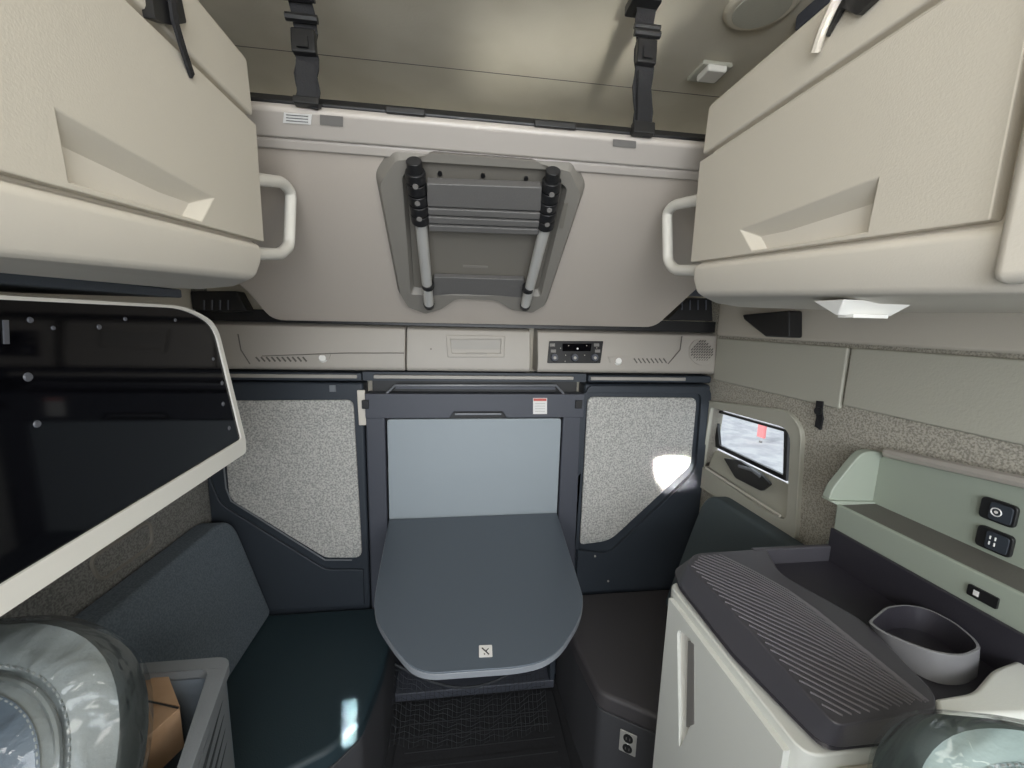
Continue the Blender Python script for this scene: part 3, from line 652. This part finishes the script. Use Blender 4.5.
# worktop slab with sloping edge
out0 = [P(679, 592, z=ZR-.012), V((.535, .868, ZR-.012)), V((1.0, .872, ZR-.012)), V((1.0, .40, ZR-.012)), P(930, 742, z=ZR-.012), P(832, 752, z=ZR-.012)]
zl = ZR-.012
eA, eB, eC = P(678, 588, z=zl), P(825, 752, z=zl), P(929, 741, z=zl)
lo = [V((eA.x, .80, zl)), V((.54, .868, zl)), V((.985, .868, zl)), V((.985, .43, zl)), eC, eB, V((eA.x-.004, .60, zl))]
hi = [V((eA.x+.012, .79, ZR)), V((.55, .856, ZR)), V((.985, .856, ZR)), V((.985, .45, ZR)), eC + V((0, .01, .012)), eB + V((.01, .01, .012)), V((eA.x+.008, .60, ZR))]
ws = MB().hexa(rnd(lo, .02), rnd(hi, .02)).build('worktop', 'counterd', cb, bevel=.002)
zq = ZR-.006
qA, qB, qC = P(678.5, 586, z=zq), P(826, 750, z=zq), P(929.5, 739, z=zq)
pb = [V((qA.x, .80, zq)), V((.538, .866, zq)), P(767, 553, z=ZR), P(783, 580, z=ZR), P(866, 626, z=ZR), P(937, 702, z=ZR), qC, qB, V((qA.x-.003, .60, zq))]
pt = [P(686, 563, z=ZC), P(696, 553, z=ZC), P(766, 549, z=ZC), P(780, 574, z=ZC), P(863, 620, z=ZC), P(934, 692, z=ZC), P(937, 708, z=ZC), P(836, 727, z=ZC), P(758, 640, z=ZC)]
for p in pb: p.z = max(p.z, ZR-.006)
pbr = rnd(pb, [.02, .02, .0, .03, .03, .02, .01, .03, .0]); ptr = rnd(pt, [.02, .02, .0, .03, .03, .02, .01, .02, .0])
MB().hexa(pbr, ptr).build('ribbed_deck', 'counter', cb, bevel=.003)
# curved ridges on the deck
def inside(p, poly):
    c = False; j = len(poly)-1
    for i in range(len(poly)):
        a, b_ = poly[i], poly[j]
        if (a.y > p.y) != (b_.y > p.y) and p.x < (b_.x-a.x)*(p.y-a.y)/(b_.y-a.y)+a.x: c = not c
        j = i
    return c
clip = shrink(pt, .955)
base_ = [P(a, b_, z=ZC+.0008) for a, b_ in ((640, 552), (670, 561), (699, 572), (735, 588), (777, 606), (822, 630), (873, 660), (920, 694), (975, 740))]
mb = MB()
sp_ = []
for i in range(len(base_)-1):
    for k in range(12): sp_.append(base_[i].lerp(base_[i+1], k/12))
for k in range(-9, 17):
    run = []; off = V((0, -.0205*k, 0))
    for p in sp_:
        q = p + off
        if inside(q, clip): run.append(q)
        else:
            if len(run) > 3: mb.tube(run, .0015, 5)
            run = []
    if len(run) > 3: mb.tube(run, .0015, 5)
rg = mb.build('deck_ridges', 'ridge', cb)
# back rim of the worktop
MB().box((.745, .852, ZR-.01), (.972, .866, ZC+.002)).build('back_rim', 'counter', cb, bevel=.004)
# cup holder
ch = thing('cup_holder', P(925, 660, z=ZR), 'raised grey oval cup holder on the charcoal worktop', 'cup holder')
cbp = [P(a, b_, z=ZR+.001) for a, b_ in ((868, 634), (880, 618), (900, 614), (925, 618), (955, 634), (977, 658), (980, 676), (962, 686), (935, 684), (905, 668), (884, 654))]
ctp = [P(a, b_, z=ZR+.05) for a, b_ in ((867, 622), (886, 606), (905, 604), (926, 607), (956, 622), (977, 640), (982, 649), (964, 657), (935, 653), (904, 642), (880, 631))]
cbp = rnd(cbp, .02, 3); ctp = rnd(ctp, .02, 3); cti = shrink(ctp, .93); cbi = [V((p.x, p.y, ZR+.004)) for p in shrink(ctp, .84)]
n = len(cbp)
mb = MB(); mb.add(cti + cbi, [(i, (i+1) % n, (i+1) % n+n, i+n) for i in range(n)]); mb.build('cup_liner', 'counterd', ch)
mb = MB(); mb.add(cbp + ctp + cti, [(i+k*n, (i+1) % n+k*n, (i+1) % n+(k+1)*n, i+(k+1)*n) for k in range(2) for i in range(n)])
mb.build('cup_wall', 'cup', ch, bevel=.0015)
MB().prism(cbi, (0, 0, .001)).build('cup_floor', 'counterd', ch)
# moulding rim round the near right of the worktop
inn = [P(934, 697, z=ZC), P(972, 691, z=ZC), P(992, 668, z=ZC), P(1024, 622, z=ZC)]
ou = [P(938, 716, z=ZC), P(1000, 704, z=ZC), P(1024, 672, z=ZC), V((XR-.004, .42, ZC))]
ms = thing('counter_moulding', (.98, .6, 1.02), 'pale moulded surround on the right edge of the worktop, below the shelf', 'moulding')
pg = [inn[0], inn[1], inn[2], V((.975, .50, ZC)), V((1.0, .50, ZC)), V((XR-.003, .40, ZC)), V((.92, .405, ZC)), ou[0]]
MB().prism(rnd(pg, [.0, .02, .02, .0, 0, 0, .03, .0]), (0, 0, -.06)).build('moulding_rim', 'body', ms, bevel=.008, seg=3)
MB().box((.69, .40, .80), (XR-.003, .43, 1.03)).build('moulding_skirt', 'body', ms, bevel=.01)

MB().box((.964, .42, ZR-.005), (.974, .862, 1.128)).build('upstand', 'counterd', cb, bevel=.003)
# wall shelf niche above the counter
XS = 1.088; ZS = 1.19; XLp = .975
sh = thing('wall_shelf', (1.04, .6, ZS-.15), 'grey-green moulded wall shelf above the worktop with switches on its back', 'shelf')
bp_ = rnd([V((XS, .12, ZS-.002)), V((XS, .872, ZS-.002)), V((XS, .872, 1.325)), V((XS, .12, 1.40))], [0, 0, .03, 0])
MB().prism(bp_, (.012, 0, 0)).build('back_panel', 'mint', sh)
MB().box((XLp+.006, .12, ZS-.012), (XS, .868, ZS)).build('shelf_surface', 'shelf', sh, smooth=False)
MB().prism([V((XLp, .10, 1.03)), V((XLp, .86, 1.03)), V((XLp, .866, ZS+.002)), V((XLp, .10, ZS+.002))], (.012, 0, 0)).build('front_lip', 'mint', sh, bevel=.004)
ep = [P(a, b_, y=.87) for a, b_ in ((829, 500), (833, 488), (864, 450), (880, 454))]; ep[3].x = XR-.002; ep[3].z += .002
ep = rnd(ep + [V((XR-.002, .87, ZS-.01))], [.005, .02, .03, .0, 0])
MB().prism(ep, (0, .022, 0)).build('end_panel', 'mint', sh, bevel=.004)
eb = [P(a, b_, y=.862) for a, b_ in ((829, 501), (850, 512), (856, 524), (850, 536), (834, 548))]
MB().prism(rnd(eb, [.0, .02, .02, .02, 0]) + [V((XR-.004, .862, eb[-1].z)), V((XR-.004, .862, ZS+.004))], (0, .028, 0)).build('end_bracket', 'mint', sh, bevel=.003)
MB().tube([V((XS-.01, .12, 1.408)), V((XS-.01, .85, 1.334)), ], .012, 8).build('top_rim', 'console', sh)
def rocker(px, py, label, kind):
    c = P(px, py, x=XS-.001)
    t_ = thing('rocker_switch', c, label, 'switch')
    MB().prism(rnd([c + V((0, a, b_)) for a, b_ in ((-.027, -.023), (.029, -.023), (.029, .023), (-.027, .023))], .010), (-.008, 0, 0)).build('switch_bezel', 'black', t_, bevel=.002)
    MB().prism(rnd([c + V((-.008, a, b_)) for a, b_ in ((-.023, -.018), (.012, -.018), (.012, .018), (-.023, .018))], .006), (-.003, 0, 0)).build('rocker_plate', 'char', t_, bevel=.001)
    q = c + V((-.0085, .018, 0))
    if kind == 'ring':
        q = c + V((-.0118, .0, 0)); MB().tube([q + V((0, .008*math.cos(k*PI/8), .008*math.sin(k*PI/8))) for k in range(16)], .0012, 5, closed=True).build('lamp_symbol', 'label', t_)
        MB().disc(q, (-1, 0, 0), .003, .0008, 8).build('lamp_dot', 'label', t_)
    else:
        q = c + V((-.0118, .0, 0)); mb = MB()
        for zz_ in (-.006, .006):
            for yy in (-.004, .004): mb.tube([q + V((0, yy, zz_-.003)), q + V((0, yy, zz_+.004))], .0014, 5)
        mb.build('bars_symbol', 'label', t_)
rocker(1001, 512, 'black rocker switch with ring symbol, upper one on the shelf back', 'ring')
rocker(997, 541, 'black rocker switch with bar symbols, lower one on the shelf back', 'bars')
c = P(984, 596, x=XLp)
us = thing('charging_socket', c, 'small black charging socket in the shelf front lip', 'socket')
MB().prism(rnd([c + V((-.001, a, b_)) for a, b_ in ((-.022, -.011), (.022, -.011), (.022, .011), (-.022, .011))], .003), (-.004, 0, 0)).build('socket_plate', 'black', us)
MB().prism([c + V((-.0055, a, b_)) for a, b_ in ((.004, -.005), (.012, -.005), (.012, .005), (.004, .005))], (-.001, 0, 0)).build('socket_light', 'label', us)

# ------------------------------------------------------------------ storage bin and cardboard box on the left
zB = .888
c0 = P(232, 656, y=.85); zB = c0.z
x1, y1 = c0.x, .85; x0 = XL+.01; y0_ = P(196, 768, z=c0.z).y - .05
sb = thing('storage_bin', ((x0+x1)/2, .62, 0), 'open grey storage bin with grooved side behind the plastic-wrapped seat', 'bin')
wl_ = .03
xf = P(196, 768, z=zB).x; yf = P(196, 768, z=zB).y
slx = (xf - x1)/(yf - y1)     # the bin widens a little towards the front
xn = x1 + slx*(y0_-y1)*.9
ot = [V((x0, y0_, zB)), V((xn, y0_, zB)), V((x1, y1, zB)), V((x0, y1, zB))]
it = [V((x0+wl_, y0_+wl_, zB)), V((xn-wl_, y0_+wl_, zB)), V((x1-wl_, y1-wl_, zB)), V((x0+wl_, y1-wl_, zB))]
MB().prism([rnd(ot, [0, .02, .03, 0]), rnd(it, [0, .015, .02, 0])], (0, 0, -.022)).build('bin_rim', 'bin', sb, bevel=.006, seg=3)
o2 = [p + V((-.008 if p.x > x0+.01 else 0, 0, -.02)) for p in ot]; i2 = [p + V((0, 0, -.02)) for p in it]
MB().prism([rnd(o2, [0, .02, .03, 0]), rnd(i2, [0, .015, .02, 0])], (0, 0, -(zB-.022))).build('bin_wall', 'binin', sb)
MB().box((x0+.02, y0_+.02, .60), (min(x1, xn)-.02, y1-.02, .62)).build('bin_floor', 'binin', sb)
side = MB().prism([V((xn-.006, y0_+.01, zB-.03)), V((x1-.006, y1-.03, zB-.03)), V((x1-.006, y1-.03, .1)), V((xn-.006, y0_+.01, .1))], (.006, 0, 0)).build('side_cladding', 'bin', sb)
for k in range(4):
    z = zB - .052 - .034*k
    MB().tube([V((xn+.0015, y0_+.02, z)), V((x1+.0015, y1-.045, z))], .0028, 5).build('side_groove', 'groove', sb)
zc_ = zB-.015
cbx = thing('cardboard_box', P(150, 700, z=zc_-.1), 'small brown cardboard box lying inside the grey storage bin', 'box')
tq = [P(108, 672, z=zc_), P(166, 671, z=zc_), P(180, 708, z=zc_), P(130, 752, z=zc_)]
MB().prism([p + V((0, 0, 0)) for p in tq], (0, 0, -.09)).build('box_body', 'card', cbx, bevel=.002)
MB().prism([tq[1] + V((.0, 0, .001)), tq[2] + V((0, 0, .001)), P(148, 701, z=zc_+.001), P(135, 690, z=zc_+.001)], (0, 0, .003)).build('top_flap', 'card', cbx)
MB().tube([P(143, 700, z=zc_+.004), P(178, 708, z=zc_+.004)], .0016, 5).build('flap_slit', 'ink', cbx)

# ------------------------------------------------------------------ front seats wrapped in clear plastic
def cabseat(label, ctr, u, v, nrm, a, b, dep, m_out, m_in, wrap_seed, p=2.5, ring=.66):
    u, v, nrm = V(u).normalized(), V(v).normalized(), V(nrm).normalized()
    nrm = u.cross(v).normalized(); ctr = V(ctr)
    t_ = thing('cab_seat', (ctr.x, ctr.y, 0), label, 'seat')
    def surf(r, th, k=1.0, dd=0):
        c_, s_ = math.cos(th), math.sin(th)
        R_ = 1/((abs(c_)**p + abs(s_)**p)**(1/p))
        h = dep*(1 - r**3.2) + dd
        if r > .01 and abs(r-ring) < .05: h -= .010*math.cos((r-ring)/.05*PI/2)
        return ctr + u*(a*k*r*R_*c_) + v*(b*k*r*R_*s_) + nrm*h
    def shell(r0, r1, nr, k, dd, close, jit=0, back=None):
        mb = MB(); N = 72; vs = []; fs = []
        rs = [r0 + (r1-r0)*i/nr for i in range(nr+1)]
        for r in rs:
            for j in range(N):
                th = 2*PI*j/N; q = surf(r, th, k, dd + (jit*math.sin(7*th+wrap_seed+9*r)*math.sin(13*r+3*th) if jit else 0))
                if r == r1 and back: q = q - nrm*0
                vs.append(q)
        if back:
            for sc_, dz in ((1.0, back*.4), (.93, back)):
                for j in range(N):
                    q = surf(r1, 2*PI*j/N, k*sc_, dd); vs.append(q - nrm*dz)
        L = nr + (2 if back else 0)
        for i in range(L):
            for j in range(N): fs.append((i*N+j, i*N+(j+1) % N, (i+1)*N+(j+1) % N, (i+1)*N+j))
        if close: fs.append(tuple(range(N)))
        if back: fs.append(tuple(range(L*N, L*N+N)))
        mb.add(vs, fs); return mb
    shell(.02, 1.0, 22, 1, 0, True, back=.10).build('seat_back', m_out, t_)
    shell(.02, ring-.05, 10, 1, .0015, True).build('centre_panel', m_in, t_)
    for rr, th_ in ((ring-.06, .0018), (ring+.055, .0018)):
        mb = MB()
        for j in range(260):
            if j % 2 == 0: mb.tube([surf(rr, 2*PI*j/260, 1, .001), surf(rr, 2*PI*(j+1.1)/260, 1, .001)], .0013, 4)
        mb.build('stitching', 'thread', t_)
    MB().tube([surf(ring, 2*PI*j/96, 1, .004) for j in range(96)], .0045, 8, closed=True).build('piping', m_out, t_)
    shell(.02, 1.0, 30, 1.03, .009, True, jit=.006, back=.11).build('plastic_wrap', 'wrap', t_)
    # pedestal so the seat stands on the floor
    low = ctr - v*b*.9 - nrm*.05
    MB().hexa([(low.x-.16, low.y-.14, 0), (low.x+.16, low.y-.14, 0), (low.x+.16, low.y+.14, 0), (low.x-.16, low.y+.14, 0)],
              [(low.x-.13, low.y-.10, low.z), (low.x+.13, low.y-.10, low.z), (low.x+.13, low.y+.10, low.z), (low.x-.13, low.y+.10, low.z)]).build('seat_pedestal', 'char', t_, bevel=.02)
    return t_
def camdepth(px, py, d):
    return CAM + (ROT @ V(((px-512)/FPX, -(py-384)/FPX, -1)))*d
uu = ROT @ V((1, 0, -.25)); vv_ = ROT @ V((-.1, 1, -.45))
uu = V((round(uu.x, 2), round(uu.y, 2), round(uu.z, 2))); vv_ = V((round(vv_.x, 2), round(vv_.y, 2), round(vv_.z, 2)))
cabseat('cab seat back in grey stitched leather under clear plastic, beside the storage bin', camdepth(-108, 872, .46), uu, vv_, (0, 0, 1), .20, .245, .05, 'leather', 'leatherd', 1.0, ring=.76)
uu = ROT @ V((1, 0, .25)); vv_ = ROT @ V((.1, 1, -.45))
cabseat('pale grey-green cab seat top under clear plastic, in front of the counter cabinet', camdepth(1118, 978, .36), V((round(uu.x, 2), round(uu.y, 2), round(uu.z, 2))), V((round(vv_.x, 2), round(vv_.y, 2), round(vv_.z, 2))), (0, 0, 1), .14, .175, .035, 'seatlt', 'seatlt', 2.2, ring=.8)

# ------------------------------------------------------------------ outside, seen through the window
struct(MB().box((1.3, -20, -1.5), (40, 40, -1.4)).build('ground', 'ground'))
bd = thing('building', (11, 13, -1.4), 'white clad building seen through the small window', 'building')
MB().box((11, -6, -1.4), (12, 30, 9)).build('building_wall', 'siding', bd)
mb = MB()
for k in range(20): mb.box((10.97, -6+1.8*k, -1.4), (11.0, -5.94+1.8*k, 9))
for k in range(5): mb.box((10.97, -6, -.2+1.1*k), (11.0, 30, -.14+1.1*k))
mb.build('cladding_seams', 'ground', bd)
rp = P(762, 430, x=8)
rs_ = thing('red_sign', (8, rp.y, -1.4), 'small red sign outside, seen through the window', 'sign')
MB().box((7.97, rp.y-.12, rp.z-.2), (8.03, rp.y+.12, rp.z+.2)).build('sign_board', 'pinkred', rs_)
MB().box((7.98, rp.y-.04, -1.4), (8.02, rp.y+.04, rp.z-.3)).build('sign_post', 'greylab', rs_)

# ------------------------------------------------------------------ light
w = bpy.data.worlds.new('world'); bpy.context.scene.world = w; w.use_nodes = True
w.node_tree.nodes['Background'].inputs[0].default_value = (.86, .93, 1.0, 1); w.node_tree.nodes['Background'].inputs[1].default_value = 1.7
def area(name, loc, target, sx, sy, e, col=(1, 1, 1)):
    l = bpy.data.lights.new(name, 'AREA'); l.shape = 'RECTANGLE'; l.size = sx; l.size_y = sy; l.energy = e; l.color = col
    o = bpy.data.objects.new(name, l); COL.objects.link(o); o.location = loc
    o.rotation_euler = (V(target)-V(loc)).to_track_quat('-Z', 'Y').to_euler(); return o
area('windshield_light', (CX, -1.25, 1.75), (CX, 1.6, 1.3), 1.7, .8, 32, (.92, .96, 1.0))
area('door_window_light', (XR-.06, -.75, 1.75), (-.4, 1.0, 1.6), .6, .5, 10, (1, .97, .92))
area('right_wall_fill', (XL+.06, -.7, 1.75), (1.0, 1.0, 1.4), .6, .5, 12, (1, .97, .92))  # unseen lamp added to brighten the right wall
area('roof_fill', (CX, -.5, 2.38), (CX, .7, 1.2), .7, .4, 7, (1, .98, .93))  # unseen area lamp under the roof, behind the camera
def spot(name, loc, target, ang, e, col=(1, .95, .86), size=.01, sq=False, blend=.05):
    l = bpy.data.lights.new(name, 'SPOT'); l.spot_size = math.radians(ang); l.spot_blend = blend; l.energy = e; l.color = col; l.shadow_soft_size = size; l.use_square = sq
    o = bpy.data.objects.new(name, l); COL.objects.link(o); o.location = loc
    o.rotation_euler = (V(target)-V(loc)).to_track_quat('-Z', 'Y').to_euler(); return o
def beam(name, loc, target, sx, sy, e, col=(1, .94, .84), spread=1.5, roll=0):
    o = area(name, loc, target, sx, sy, e, col); o.data.spread = math.radians(spread)
    o.rotation_euler.rotate_axis('Z', math.radians(roll)); return o
beam('sun_beam_right', (-.2, -.7, 1.85), P(674, 473, y=YF), .17, .16, .62, spread=.15, roll=18)
beam('sun_beam_seat', (.45, -.6, 2.1), P(350, 722, z=SEAT), .04, .11, .45, spread=.3, roll=-12)
beam('dash_reflection', (.1, -1.0, 1.15), (.30, 1.30, 2.44), .55, .13, .25, (1, .98, .9), spread=6, roll=8)
sun = bpy.data.lights.new('sun', 'SUN'); sun.energy = 3.5; so_ = bpy.data.objects.new('sun', sun); COL.objects.link(so_); so_.rotation_euler = V((.8, .3, -.5)).to_track_quat('-Z', 'Y').to_euler()
sc0 = bpy.context.scene
sc0.view_settings.view_transform = 'Standard'; sc0.view_settings.look = 'None'; sc0.view_settings.exposure = 0
sc0.cycles.max_bounces = 8; sc0.cycles.transparent_max_bounces = 16
